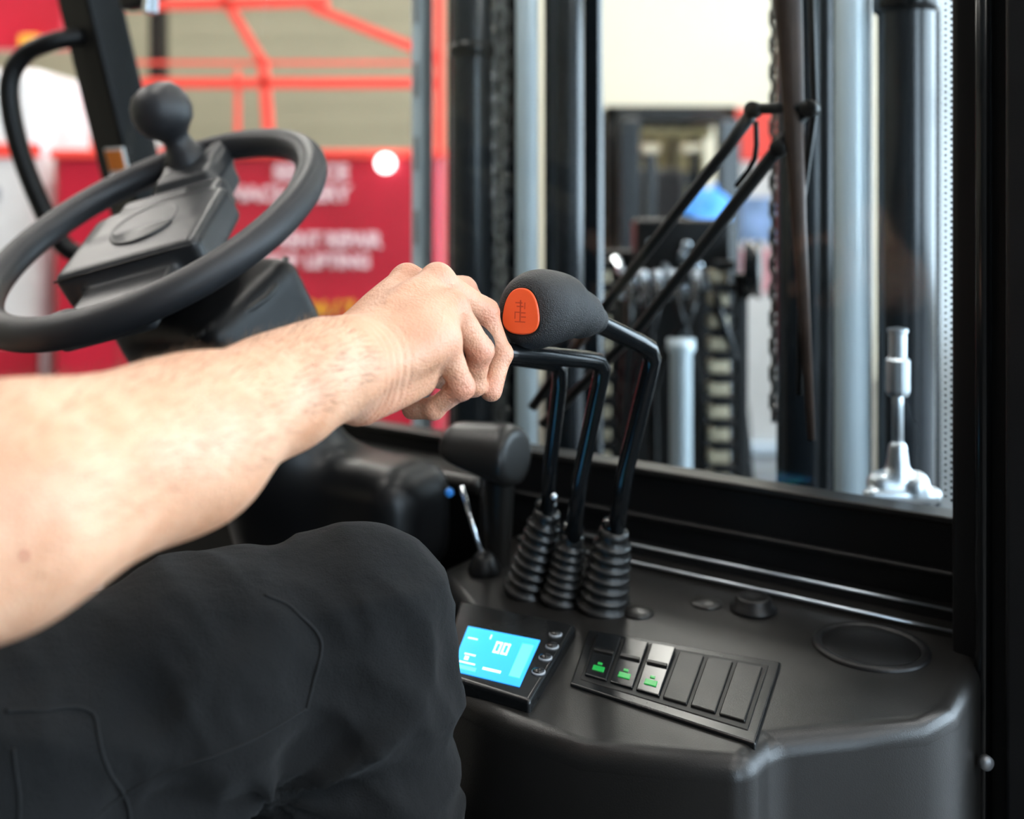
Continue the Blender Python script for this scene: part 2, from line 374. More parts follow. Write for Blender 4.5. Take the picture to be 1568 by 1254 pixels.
for i in range(3600):
    t=random.random()**.8; base=A(-.24,.42,-.128)*(1-t)+A(-.112,.65,-.10)*t
    an=random.uniform(0,2*math.pi); x,y,_=frame(fax); p,n=onsurf(bm_bvh,base+(x*math.cos(an)+y*math.sin(an))*.06)
    if n[2]<-.15: continue
    L=random.uniform(.005,.013); d=fax*.7+n*.5+A(random.gauss(0,.2),random.gauss(0,.2),random.gauss(0,.25)-.2)
    d/=np.linalg.norm(d); q=np.cross(d,n); q=q/np.linalg.norm(q)*.00008; m1=p+d*L*.5+n*.0004; e=p+d*L-n*L*.12
    k=len(V); V+=[p-q,p+q,m1+q*.8,m1-q*.8,e]; F+=[(k,k+1,k+2,k+3),(k+3,k+2,k+4)]
mk('forearm_hair',V,F,'armhair',driver)

# --- trousers
f=Field((-.98,.36,-1.0),(.0,1.36,-.18),.0042)
hipR=vp(-.78,.09,-.365); hipL=vp(-1.0,.07,-.365)
kR=A(-.112,.738,-.299); kL=vp(-1.13,.62,-.33)
f.chain([hipR,A(-.318,.637,-.350),A(-.205,.70,-.322),kR],[.100,.085,.074,.061],k=.04,mg=.06)
f.cone(kR,A(-.112,.742,-.335),.061,.066,k=.03,mg=.06)
f.chain([A(-.112,.742,-.335),A(-.114,.745,-.52),A(-.110,.76,-.88)],[.066,.078,.071],k=.035,mg=.06)
f.chain([hipL,(hipL+kL)/2,kL],[.10,.085,.070],k=.04,mg=.06)
f.chain([kL,kL+A(.03,.03,-.27),kL+A(.03,.06,-.56)],[.070,.076,.07],k=.035,mg=.06)
f.ell(vp(-.89,.0,-.36),(.18,.14,.12),(RT,FW,UP),k=.05,mg=.06)
tax=kR-A(-.318,.637,-.352); tax/=np.linalg.norm(tax)
def tdisp(p,n):
    q=p-kR; along=q@tax; d=np.zeros(len(p))
    c=A(-.175,.70,-.385); side=p-c; r=np.linalg.norm(side,axis=1)
    ang=np.arctan2(side[:,2],side@tax)
    w1=nz(np.stack([ang*1.6,r*6,p[:,1]*3],1))
    d+=.028*np.exp(-((r-.07)/.07)**2)*(.30-np.abs(w1))
    P=np.stack([along*9+p[:,2]*7,p[:,2]*16-along*5,p[:,1]*8],1); w2=nz(P)
    d+=.012*(.25-np.abs(w2))
    P=np.stack([along*28+p[:,2]*10,p[:,2]*22-along*8,p[:,1]*16+5],1); w3=nz(P)
    d+=.007*(.25-np.abs(w3))
    sh=np.clip((-.40-p[:,2])/.12,0,1); P=np.stack([p[:,0]*12,p[:,1]*10,p[:,2]*9+p[:,0]*22],1)
    d+=.026*sh*(.22-np.abs(nz(P)))
    return d
tr=sdfobj('work_trousers',f,'cloth',driver,tdisp,2)
tb=BVHTree.FromObject(tr,bpy.context.evaluated_depsgraph_get())
def proj(x,z):   # drop a seam point onto the outer side of the right leg
    l,n,i,d=tb.ray_cast(Vector((x,.30,z+H)),Vector((0,1,0)))
    if l is None: return None
    return np.array(l)-A(0,0,H),np.array(n)
def seam(name,P,r=.0010,off=.0001,mat='seam'):
    Q=catmull([A(x,0,z) for x,z in P],12); o=[]
    for q in Q:
        h=proj(q[0],q[2])
        if h is not None: o.append(h[0]+h[1]*off)
    o=np.array(o)
    for _ in range(2): o[1:-1]=(o[:-2]+o[1:-1]*2+o[2:])/4
    tube(name,o,r,mat,driver,8); return o
S1=[(-.160,-.253),(-.142,-.262),(-.124,-.283),(-.128,-.308),(-.131,-.322)]
seam('knee_panel_seam',S1,.0012)
S2=[(-.131,-.322),(-.165,-.328),(-.205,-.335),(-.240,-.352)]
seam('outer_seam',S2,.0011)
S3=[(-.285,-.285),(-.250,-.292),(-.238,-.305),(-.226,-.345),(-.222,-.40)]
seam('pocket_flap_edge',S3,.0012)
seam('pocket_edge_left',[(-.275,-.30),(-.268,-.34),(-.270,-.41)],.0010)
for nm,an in (('right_shoe',A(-.110,.76,-.93)),('left_shoe',kL+A(.03,.06,-.60))):
    f=Field(an-.25,an+.35,.006); f.cone(an,an+FW*.17+A(0,0,-.015),.045,.038,k=.03); f.cone(an+A(0,0,.06),an,.045,.045,k=.03); f.cut(an+A(0,0,-.05),A(0,0,-1)); sdfobj(nm,f,'blkgloss',driver)
# --- upper body (t-shirt, left arm, head)
f=Field(tuple(vp(-.88,.0,0)-A(.42,.42,.45)),tuple(vp(-.88,.0,0)+A(.42,.42,.32)),.008)
f.ell(vp(-.89,-.01,-.26),(.165,.125,.16),(RT,FW,UP),k=.06,mg=.06)
f.ell(vp(-.87,-.02,-.02),(.185,.125,.20),(RT,FW,UP),k=.08,mg=.06)
ShL=vp(-1.07,.0,.09); ElL=vp(-1.16,.10,-.15)
f.cone(vp(-.87,-.02,.08),Sh,.08,.07,k=.05,mg=.06); f.cone(vp(-.87,-.02,.08),ShL,.08,.07,k=.05,mg=.06)
f.cone(Sh,Sh+(El-Sh)*.5,.068,.065,k=.03,mg=.06); f.cone(ShL,ShL+(ElL-ShL)*.5,.068,.065,k=.03,mg=.06)
sdfobj('tshirt',f,'shirt',driver,lambda p,n:.004*np.sin(p[:,2]*45+p[:,0]*30)*np.sin(p[:,0]*25+p[:,2]*14),2)
HdL=vp(-1.03,.36,-.235)
f=Field(tuple(np.minimum(ShL,HdL)-A(.2,.2,.12)),tuple(np.maximum(ElL,HdL)+A(.35,.35,.3)),.0035)
f.chain([ShL,ElL],[.052,.044],k=.02); f.chain([ElL,ElL*.5+HdL*.5,HdL],[.046,.042,.027],k=.02)
for i,(a,l) in enumerate(((-.25,.085),(-.08,.095),(.08,.09),(.25,.072))):
    d=FW*math.cos(a+.1)+RT*math.sin(a+.1)*-1; b=HdL+FW*.075+RT*(-.03+.02*i)*-1+A(0,0,-.012)
    f.cone(HdL+A(0,0,-.005),b,.018,.012,k=.012); f.chain([b,b+d*l*.5+A(0,0,-.004),b+d*l+A(0,0,-.022)],[.011,.0095,.008],k=.004)
f.chain([HdL+RT*.02,HdL+RT*.055+FW*.03+A(0,0,-.015),HdL+RT*.06+FW*.075+A(0,0,-.025)],[.016,.012,.009],k=.008)
sdfobj('left_arm_and_hand',f,'skin',driver)
hc=vp(-.87,.03,.40)
f=Field(tuple(hc-A(.16,.16,.32)),tuple(hc+A(.16,.16,.16)),.0035); fr=(RT,FW,UP)
f.cone(vp(-.87,-.02,.12),hc+A(0,0,-.07),.06,.055,k=.03); f.ell(hc+A(0,0,.02),(.075,.095,.10),fr,k=.02)
f.ell(hc+FW*.02+A(0,0,-.06),(.058,.07,.065),fr,k=.03)
f.cone(hc+FW*.09+A(0,0,.01),hc+FW*.112+A(0,0,-.03),.008,.013,k=.012); f.cone(hc+FW*.082-RT*.02+A(0,0,-.066),hc+FW*.082+RT*.02+A(0,0,-.066),.009,.009,k=.006)
for s in (-1,1): f.ell(hc+RT*.078*s+A(0,0,-.005),(.008,.02,.032),fr,k=.005); f.cone(hc+FW*.088+RT*s*.02+A(0,0,.028),hc+FW*.08+RT*s*.045+A(0,0,.028),.008,.007,k=.008)
sdfobj('head',f,'skin',driver)
for s in (-1,1):
    ball('eye',hc+FW*.083+RT*.03*s+A(0,0,.008),.0125,'eyew',driver); ball('iris',hc+FW*.0925+RT*.03*s+A(0,0,.008),.005,'hair',driver,10)
f=Field(tuple(hc-.17),tuple(hc+.17),.004); f.ell(hc-FW*.018+A(0,0,.035),(.083,.096,.096),fr,k=.01); f.cut(hc+FW*.055,FW*.85-UP*.5+FW*0); f.cut(hc-UP*.03,-UP)
sdfobj('hair',f,'hair',driver,lambda p,n:.002*np.sin(p[:,0]*300+p[:,1]*200))

# ================================================================== STEERING WHEEL AND ITS COWL
sw=root('steering_wheel')
C=A(-.379,1.08,-.024); th=math.radians(33)
n=-FW*math.sin(th)+UP*math.cos(th); e1=RT; e2=FW*math.cos(th)+UP*math.sin(th)
s_=-.47*e1+.882*e2; s_/=np.linalg.norm(s_); t_=np.cross(n,s_)
tube('rim',[C+.178*(math.cos(a)*e1+math.sin(a)*e2) for a in np.linspace(0,2*math.pi,96,endpoint=False)],.0168,'rim',sw,24,closed=True)
f=Field(tuple(C-A(.24,.24,.22)),tuple(C+A(.24,.24,.22)),.0026)
fr=(s_,t_,n)
f.rbox(C-n*.012-s_*.020,(.060,.080,.022),fr,.010,k=.006)
f.rbox(C-n*.014+s_*.030,(.050,.064,.020),fr,.010,k=.015)
f.rbox(C-n*.022+s_*.085,(.070,.044,.018),fr,.008,k=.010)
f.rbox(C-n*.006+s_*.135,(.036,.036,.013),fr,.008,k=.010)
for sgn in (-1,1):
    f.cone(C+s_*.145-n*.006+t_*.022*sgn,C+s_*.172+t_*.034*sgn,.015,.0145,k=.012)
    f.cone(C-s_*.15-n*.008+t_*.035*sgn,C-s_*.170+t_*.048*sgn,.015,.0145,k=.012)
f.rbox(C-n*.020-s_*.115,(.050,.052,.012),fr,.009,k=.010)
sdfobj('hub_and_spokes',f,'hub',sw,None,1)
lathe('hub_badge',[(.0,.0),(.038,.0),(.038,.002),(.036,.0032),(.034,.0016),(0.001,.0016)],C+n*.0096-s_*.010,n,'hub',sw,48)
for dd,w,hh_ in ((-.081,.077,.006),(.080,.042,-.0035)):
    tube('hub_seam',[C+s_*dd+t_*k*w+n*hh_ for k in (-1,-.5,0,.5,1)],.0012,'blk',sw,8)
kb=C+s_*.158+n*.008+t_*.010
prof=[(.026,-.014),(.028,-.002),(.020,.010),(.0160,.020),(.0155,.026),(.021,.033),(.0295,.041),(.0345,.053),(.0350,.066),(.0315,.078),(.024,.088),(.012,.0935),(.001,.095)]
lathe('spinner_knob',prof,kb,n*.9+UP*.15-RT*.12,'rim',sw,36)
f=Field((-.55,.95,-1.0),(-.02,1.5,.05),.006)
f.cone(C-n*.045,C-n*.10,.048,.062,k=.03); f.rbox(C-n*.12+e1*.035+e2*-.01,(.088,.07,.05),(e1,e2,n),.020,k=.02)
f.chain([C-n*.12,C-n*.30,A(-.22,1.27,-.55),A(-.2,1.30,-.98)],[.065,.07,.085,.09],k=.04,mg=.05)
f.rbox(A(-.16,1.18,-.355),(.085,.06,.065),(RT,FW,UP),.04,k=.05)
sdfobj('cowl',f,'plast2',sw)
tube('cowl_trim',[C-n*.075+e1*.10-e2*.08,C-n*.085+e1*.122,C-n*.08+e1*.10+e2*.06],.004,'plast',sw,sub=4)
tube('indicator_stalk',[C-n*.085-e1*.05,C-n*.075-e1*.13,C-n*.07-e1*.18],[.006,.006,.010],'plast2',sw)
bh=root('parking_brake_handle'); O=A(-.016,0,0)
f=Field((-.15,1.02,-.42),(.05,1.2,-.20),.0028)
f.cone(O+A(-.050,1.105,-.266),O+A(.006,1.085,-.266),.032,.035,k=.015)
f.cut(O+A(.026,1.08,-.26),A(.83,-.56,0),.005); f.cut(O+A(-.068,1.08,-.26),A(-.83,.56,-.2),.02)
f.cut(O+A(0,1.09,-.292),A(-.35,0,-.93),.010)
f.cone(O+A(.000,1.115,-.285),O+A(-.002,1.115,-.40),.020,.016,k=.01)
sdfobj('grip',f,'plast',bh)
tube('rod',[A(-.055,1.11,-.305),A(-.042,1.10,-.345),A(-.030,1.085,-.378)],.0028,'chrome',bh)
lathe('rod_base',[(.016,-.012),(.018,0),(.012,.012),(.006,.018)],A(-.0295,1.085,-.385),UP,'plast2',bh)
ball('blue_cap',A(-.068,1.11,-.312),.005,'bluep',bh)

# ================================================================== CONSOLE
con=root('control_console'); ZC=-.39
poly=[(-.155,1.03),(-.68,1.03),(-.68,.86),(-.60,.80),(-.555,.70),(-.50,.652),(-.44,.640),(-.37,.636),(-.262,.685),(-.258,.728),(-.215,.77),(-.172,.81),(-.157,.85)]
prism('console_body',poly,A(0,0,0),RT,FW,UP,-1.0,ZC,'plast',con,.016,6)
def q(Q,s,t,z):
    a,b,c,d=[A(*w) for w in Q]; p=(a*(1-s)+b*s)*(1-t)+(d*(1-s)+c*s)*t; return A(p[0],p[1],z)
def plate(name,Q,s0,s1,t0,t1,z0,z1,mat,parent,bevel=.002,dz=0):
    P=[q(Q,s0,t1,0),q(Q,s1,t1,0),q(Q,s1,t0,0),q(Q,s0,t0,0)]
    V=[A(p[0],p[1],z0) for p in P]+[A(p[0],p[1],z1-(dz if i<2 else 0)) for i,p in enumerate(P)]
    return mk(name,V,BF,mat,parent,False,bevel,3)
SQ=[(.07,.934),(.228,.867),(.171,.726),(.045,.821)]
plate('switch_panel',SQ,0,1,0,.93,ZC-.004,ZC+.003,'panel',con)
plate('switch_recess',SQ,.05,.95,.08,.84,ZC,ZC+.0036,'blk',con,.001)
for i in range(6):
    s0=.068+i*.146
    plate('rocker_%d'%(i+1),SQ,s0,s0+.128,.14,.78,ZC,ZC+(.0085 if i<3 else .0055),'blkgloss' if i<3 else 'plast',con,.0012,.003 if i<3 else 0)
    if i<3:
        plate('rocker_ridge_%d'%(i+1),SQ,s0+.01,s0+.118,.40,.44,ZC+.004,ZC+.0088,'plast',con,.0005)
        plate('lamp_%d'%(i+1),SQ,s0+.032,s0+.098,.63,.70,ZC+.004,ZC+.0066,'green',con,.0005)
        plate('lamp_b%d'%(i+1),SQ,s0+.052,s0+.078,.58,.61,ZC+.004,ZC+.0069,'green',con,.0003)
DQ=[(-.050,.990),(.060,.932),(.014,.784),(-.060,.832)]
plate('display_bezel',DQ,0,1,.03,1,ZC-.004,ZC+.010,'panel',con,.004)
LQ=[(-.0395,.922),(.0245,.892),(.006,.806),(-.050,.835)]
plate('lcd_screen',LQ,0,1,0,1,ZC,ZC+.0106,'blue',con,0)
gl=[]
for x0 in (.46,.57):
    gl+=[(x0,x0+.09,.22,.26),(x0,x0+.09,.43,.47),(x0,x0+.025,.22,.47),(x0+.065,x0+.09,.22,.47)]
for (a,b,c,d) in gl+[(.06,.2,.25,.28),(.10,.26,.60,.63),(.06,.3,.78,.81),(.12,.18,.66,.74),(.42,.68,.80,.85),(.35,.37,.1,.2)]:
    plate('lcd_glyph',LQ,a,b,c,d,ZC+.01,ZC+.0109,'lcdw',con,0)
plate('lcd_bar',LQ,.80,.95,.15,.85,ZC+.01,ZC+.0109,'lcdg',con,0); plate('lcd_footer',LQ,.04,.34,.86,.93,ZC+.01,ZC+.0109,'lcdg',con,0)
for x,y in ((.0385,.905),(.0345,.88),(.028,.858),(.0215,.832)):
    lathe('display_button',[(.0058,0),(.0058,.0015),(.004,.0022),(.001,.0022)],A(x,y,ZC+.0095),UP,'mark',con,16)
    lathe('display_button_cap',[(.0050,0),(.0050,.0013),(.001,.002)],A(x,y,ZC+.0108),UP,'panel',con,16)
lathe('cup_ring',[(.050,-.004),(.050,.002),(.047,.004),(.042,.003),(.041,-.001)],A(.316,.902,ZC),UP,'plast2',con,48)
lathe('cup_well',[(.041,-.002),(.041,.0022),(.0405,.0024),(.001,.0015)],A(.316,.902,ZC),UP,'blk',con,48)
lathe('dial_knob',[(.022,0),(.022,.003),(.0175,.006),(.0170,.012),(.015,.014),(.010,.012),(.001,.011)],A(.232,.985,ZC),UP,'plast2',con,32)
for x,y in ((.120,.978),(.190,1.000)):
    lathe('console_bump',[(.016,-.001),(.015,.002),(.011,.004),(.001,.005)],A(x,y,ZC),UP,'plast',con,24)
vbox('rear_rail',-.66,-.165,1.010,1.03,ZC-.01,ZC+.016,'plast2',con,.003)
vbox('rear_rail_lower',-.66,-.165,.985,1.010,ZC-.01,ZC+.006,'plast',con,.002)
for v_,z_ in ((1.010,ZC+.0155),(.986,ZC+.0055)): tube('rail_highlight',[vp(-.655,v_,z_),vp(-.17,v_,z_)],.0018,'steel',con,8)  # thin bright rods stand in for highlight lines along the rail edges

# ================================================================== LEVERS
lv=root('hydraulic_control_levers')
def boot(nm,b,t,r0,r1,k):
    L=np.linalg.norm(t-b); pr=[(r0*1.12,-.002),(r0*1.12,.004)]
    for i in range(k):
        r=r0+(r1-r0)*i/k; h=.006+(L-.010)*i/k; st=(L-.010)/k
        pr+=[(r*.74,h),(r*.98,h+st*.30),(r*1.02,h+st*.5),(r*.98,h+st*.70)]
    pr+=[(r1*.7,L-.004),(r1*.85,L),(r1*.8,L+.006),(.008,L+.008)]
    lathe(nm,pr,b,t-b,'rub',lv,32)
B1,T1=A(.0156,1.03,ZC+.003),A(.034,1.018,-.31)
B2,T2=A(.048,1.005,ZC+.003),A(.0585,1.0,-.327)
B3,T3=A(.088,.99,ZC+.003),A(.097,.98,-.317)
boot('boot_1',B1,T1,.0225,.0165,7); boot('boot_2',B2,T2,.0190,.0145,6); boot('boot_3',B3,T3,.0240,.0175,6)
tube('lever_rod_1',[T1-A(0,0,.01),A(.037,.99,-.25),A(.0435,.94,-.165),A(.0435,.932,-.150),A(.038,.924,-.1435),A(.0,.885,-.132),A(-.05,.85,-.127)],.0072,'blkgloss',lv,16)
tube('lever_rod_2',[T2-A(0,0,.01),A(.064,.97,-.26),A(.079,.918,-.158),A(.0800,.911,-.146),A(.076,.904,-.1385),A(.065,.893,-.1350),A(.0,.797,-.1155),A(-.03,.77,-.108)],.0078,'blkgloss',lv,16)
tube('lever_rod_3',[T3-A(0,0,.01),A(.106,.96,-.25),A(.1245,.925,-.150),A(.1260,.919,-.138),A(.122,.912,-.128),A(.110,.90,-.1205),A(.066,.846,-.0955),A(.05,.83,-.088)],.0084,'blkgloss',lv,16)
for nm,Tt in (('rod_collar_1',T1),('rod_collar_2',T2),('rod_collar_3',T3)): lathe(nm,[(.011,0),(.0115,.01),(.0085,.013)],Tt+A(0,0,.004),UP,'blkgloss',lv,20)
ball('rod_screw',A(.040,.975,-.278),.0035,'steel',lv,12)
def knob(nm,c,face_n,end=None,sc=1.0,button=True):
    fn=np.asarray(face_n,float); fn/=np.linalg.norm(fn)
    sx=np.cross(UP,fn); sx/=np.linalg.norm(sx); sy=np.cross(fn,sx)
    f=Field(tuple(c-.075),tuple(c+.085),.0014)
    f.ell(c-fn*.004,(.0262*sc,.0300*sc,.030*sc),(sx,sy,fn),k=.010)
    f.ell(c+sx*.010-fn*.018+sy*.004,(.026*sc,.0265*sc,.030*sc),(sx,sy,fn),k=.014)
    if end is not None:
        mid=c+sx*.014-fn*.030+sy*.002; f.cone(mid,mid*.45+end*.55,.0240*sc,.0190*sc,k=.010); f.cone(mid*.45+end*.55,end,.018*sc,.0120*sc,k=.006)
    f.cut(c+fn*.0165*sc,fn,.006)
    sdfobj(nm,f,'knob',lv,None,1)
    if button:
        o=c+fn*.0163*sc-sx*.001-sy*.0005
        pl=[]
        for a in np.linspace(0,2*math.pi,48,endpoint=False):
            x,y=math.cos(a),math.sin(a); x=math.copysign(abs(x)**.8,x); y=math.copysign(abs(y)**.8,y)
            pl.append((x*.0150*(1-.20*y),y*.0178))
        prism(nm+'_button_gap',[(a*1.07,b*1.06) for a,b in pl],o,sx,sy,fn,-.006,.0002,'blk',lv,.0004,2)
        prism(nm+'_button',pl,o,sx,sy,fn,-.006,.0018,'orange',lv,.0015,4)
        ic=[(-.0007,.0007,-.009,.010),(-.006,-.005,-.007,-.001),(-.006,0,-.0015,-.0005),(.001,.006,-.0055,-.0045),(.001,.0055,-.0018,-.0008),(-.004,.003,.0038,.0048),(-.0055,.002,.0070,.0080),(.004,.005,.002,.008),(-.0055,.0055,-.0100,-.0090)]
        V=[];F=[]
        for a,b,cc,d in ic:
            k=len(V); V+=boxv(o,sx,sy,fn,a*.8,b*.8,cc*.85,d*.85,.001,.0020); F+=[tuple(i+k for i in ff) for ff in BF]
        mk(nm+'_icon',V,F,'orangedk',lv,False)
knob('knob_main',A(.0150,.800,-.0825),A(-.42,-.90,.08),A(.068,.848,-.0950))
knob('knob_gripped',A(-.043,.762,-.108),A(-.5,-.86,.1),None,.66,False)
knob('knob_rear',A(-.060,.858,-.128),A(-.36,-.92,.1),None,.8,False)

# ================================================================== FORKLIFT CAB STRUCTURE
cab=root('forklift_cab')
vbox('front_plate',-1.52,-.18,1.03,1.055,-1.0,-.300,'blk',cab,.004)
vbox('windshield_seal',-1.50,-.18,1.024,1.056,-.300,-.293,'plast',cab,.002)
vbox('plate_ridge',-1.50,-.19,1.020,1.031,-.350,-.343,'blk',cab,.003)
vbox('right_pillar',-.182,-.085,.955,1.06,-1.0,.85,'blk',cab,.006)
vbox('right_pillar_lip',-.190,-.176,1.00,1.03,-.30,.85,'plast2',cab,.003)
vbox('door_channel',-.135,-.115,.925,.956,-1.0,.85,'plast2',cab,.004)
tube('door_gasket',[vp(-.155,.948,-1),vp(-.155,.948,.85)],.007,'blkgloss',cab)
lathe('hinge_bolt',[(.006,0),(.006,.005),(.001,.006)],vp(-.150,.92,-.46),A(.2,-1,0),'trim',cab,16)
vbox('windshield_glass',-1.50,-.185,1.038,1.041,-.295,.85,'glass',cab)
L=[]
for i in range(190):
    for j in range(4):
        z=-.28+i*.006+(.003 if j%2 else 0); w=.0018-.0003*j; u=-.186-j*.0055; L.append((u-w,u+w,1.0365,1.0378,z-w,z+w))
multibox('glass_frit_dots',L,'blk',cab,0,(RT,FW))
def beam(nm,a,b,w,d,mat,par,ex=RT,ey=FW,bev=.008):
    V=[p+ex*x*w/2+ey*y*d/2 for p in (a,b) for x,y in ((-1,-1),(1,-1),(1,1),(-1,1))]
    return mk(nm,V,BF,mat,par,False,bev)
beam('left_pillar',vp(-1.51,1.25,-.55),vp(-1.51,.86,.85),.085,.07,'blk',cab)
beam('left_pillar_lower',vp(-1.51,1.22,-1.0),vp(-1.51,1.25,-.55),.085,.07,'blk',cab)
vbox('guard_front',-1.56,-.10,.84,.98,.83,.91,'blk',cab,.02)
vbox('guard_rear',-1.56,-.10,-.62,-.52,.83,.91,'blk',cab,.02)
vbox('guard_side_r',-.19,-.10,-.6,.9,.83,.91,'blk',cab,.02)
vbox('guard_side_l',-1.56,-1.47,-.6,.9,.83,.91,'blk',cab,.02)
for i in range(6): vbox('guard_bar',-1.47+.19*i+.14,-1.45+.19*i+.14,-.55,.9,.85,.89,'blk',cab,.005)
beam('rear_leg_r',vp(-.15,-.60,-.5),vp(-.15,-.56,.85),.08,.08,'blk',cab)
beam('rear_leg_l',vp(-1.51,-.60,-.5),vp(-1.51,-.56,.85),.08,.08,'blk',cab)
vbox('floor_plate',-1.55,-.12,.1,1.25,-1.03,-1.0,'plast2',cab,.004)
vbox('chassis',-1.50,-.17,-.5,1.25,-1.45,-1.03,'blk',cab,.02)
vbox('counterweight',-1.50,-.2,-1.3,-.45,-1.45,-.50,'plast2',cab,.08)
vbox('dash_ledge',-1.49,-.69,.95,1.03,-.34,-.315,'plast',cab,.012)
for u in (-1.42,-.25):
    for v in (1.1,-.8):
        lathe('road_wheel',[(.12,-.1),(.3,-.1),(.33,-.08),(.33,.08),(.3,.1),(.12,.1),(.1,.08)],vp(u,v,-1.37),RT,'tire',cab,36)
        lathe('wheel_hub',[(.001,-.105),(.15,-.105),(.15,.105),(.001,.105)],vp(u,v,-1.37),RT,'white',cab,24)
tube('grab_handle',[A(-.70,1.67,.275),A(-.7425,1.65,.262),A(-.788,1.65,.239),A(-.81,1.65,.19),A(-.796,1.65,.099),A(-.759,1.65,0),A(-.722,1.65,-.066),A(-.68,1.66,-.087),A(-.64,1.68,-.09)],.0155,'blk',cab,16,sub=5)
# warning sticker plate fixed to the pillar face
pd=vp(-1.51,.86,.85)-vp(-1.51,1.25,-.55); pd/=np.linalg.norm(pd); sc_=vp(-1.488,1.0768,.065)-FW*.0365
pn=-np.cross(RT,pd); pn = pn if np.dot(pn,FW)<0 else -pn
prism('warning_sticker',[(-.024,-.030),(.024,-.030),(.024,.030),(-.024,.030)],sc_,RT,pd,pn,-.002,.002,'white',cab)
prism('warning_sticker_face',[(-.021,-.008),(.021,-.008),(.021,.026),(-.021,.026)],sc_+pn*.002,RT,pd,pn,0,.0015,'sticker',cab)
mir=root('interior_mirror')
beam('mirror_stem',vp(-1.30,.95,.55),vp(-1.28,.95,.36),.015,.015,'plast2',mir,bev=.003)
beam('mirror_body',vp(-1.31,.95,.29),vp(-1.30,.93,.42),.06,.03,'plast2',mir,bev=.01)
beam('mirror_glass',vp(-1.255,.93,.275),vp(-1.245,.93,.40),.012,.02,'chrome',mir,bev=.002)
seat=root('suspension_seat')
vbox('cushion',-1.16,-.70,-.12,.36,-.58,-.455,'skirt',seat,.045,5)
beam('backrest',vp(-.9,-.19,-.50),vp(-.9,-.29,.16),.46,.12,'skirt',seat,bev=.045)
vbox('seat_base',-1.1,-.7,-.1,.30,-1.0,-.58,'plast2',seat,.02)

# wiper
wp=root('windshield_wiper')
tube('link_upper',[A(.31,1.07,.1016),A(.262,1.10,.103),A(.2594,1.104,.098)],.0060,'blk',wp)
tube('arm_outer',[A(.2594,1.104,.10),A(.235,1.12,.062),A(.1085,1.206,-.1206),A(.025,1.262,-.25)],[.008,.0065,.006,.006],'blk',wp)
tube('arm_inner',[A(.31,1.075,.10),A(.283,1.088,.06),A(.147,1.179,-.141),A(.0376,1.253,-.269)],[.006,.0075,.006,.006],'blk',wp)
for p in (A(.2594,1.10,.102),A(.31,1.065,.10),A(.283,1.085,.06)): lathe('pivot',[(.008,-.008),(.009,-.006),(.009,.006),(.007,.008)],p,-FW,'blk',wp,16)
tube('blade_spine',[A(.288,1.085,.5),A(.292,1.082,.216),A(.301,1.074,-.02),A(.313,1.07,-.246)],[.016,.015,.008,.004],'chain',wp,10,flat=.5)
tube('blade_arm',[A(.310,1.085,.45),A(.318,1.075,.10),A(.305,1.078,0),A(.302,1.076,-.2)],.0035,'blk',wp)
tube('washer_hose',[A(.262,1.10,.09),A(.262,1.105,.05),A(.245,1.12,.02)],.003,'blk',wp,sub=3)

# ================================================================== MAST
ms=root('forklift_mast')
Z0,Z1=-1.55,1.7
def channel(nm,u0,u1,v0,v1,mat='mastblk',open_right=True):
    w=.018
    L=[(u0,u1,v0,v0+w,Z0,Z1),(u0,u1,v1-w,v1,Z0,Z1),((u0,u0+w) if open_right else (u1-w,u1))+(v0,v1,Z0,Z1)]
    multibox(nm,L,mat,ms,.004,(RT,FW))
channel('outer_channel_l',-1.095,-1.02,1.42,1.60); channel('inner_channel_l',-.915,-.860,1.45,1.56)
channel('inner_channel_r',-.47,-.41,1.45,1.58,open_right=False); channel('outer_channel_r',-.365,-.285,1.42,1.60,open_right=False)
vbox('side_strip',-1.160,-1.133,1.40,1.43,Z0,Z1,'rod_sheen',ms,.004)
for z in np.arange(-.2,1.2,.13): vbox('strip_slot',-1.150,-1.143,1.397,1.402,z,z+.06,'mark',ms)
lathe('lift_cylinder_l',[(.018,Z0),(.018,Z1)],vp(-.895,1.37,0),UP,'rod_sheen',ms,32)
lathe('lift_cylinder_l_body',[(.036,Z0),(.036,Z1)],vp(-.995,1.36,0),UP,'mastblk',ms,32)
lathe('inner_tube_l',[(.028,Z0),(.028,Z1)],vp(-.852,1.42,0),UP,'mastblk',ms,32)
lathe('lift_cylinder_r',[(.022,Z0),(.022,Z1)],vp(-.372,1.33,0),UP,'rod_sheen',ms,32)
lathe('lift_cylinder_r_body',[(.040,Z0),(.040,Z1)],vp(-.440,1.36,0),UP,'mastblk',ms,32)
lathe('outer_tube_r',[(.034,Z0),(.034,Z1)],vp(-.308,1.34,0),UP,'mastblk',ms,32)
for u,v in ((-.995,1.36),(-.308,1.34)):
    for z in (.24,): lathe('cylinder_clamp',[(.036,z),(.040,z+.004),(.040,z+.020),(.036,z+.024)],vp(u,v,0),UP,'blkgloss',ms,28)
for nm,u,v,za,zb in (('lift_chain_l',-.945,1.37,-.9,1.6),('lift_chain_r',-.488,1.385,-.3,1.6)):
    L=[]
    for i,z in enumerate(np.arange(za,zb,.019)):
        w=.012 if i%2 else .0085; L.append((u-w,u-w+.005,v-.008,v+.008,z-.003,z+.020)); L.append((u+w-.005,u+w,v-.008,v+.008,z-.003,z+.020)); L.append((u-w,u+w,v-.004,v+.004,z+.006,z+.012))
    multibox(nm,L,'link',ms,.0015,(RT,FW))
vbox('mast_tie_low',-1.10,-.29,1.55,1.62,-1.2,-1.0,'mastblk',ms,.01); vbox('mast_tie_top',-1.10,-.29,1.55,1.62,1.4,1.6,'mastblk',ms,.01)
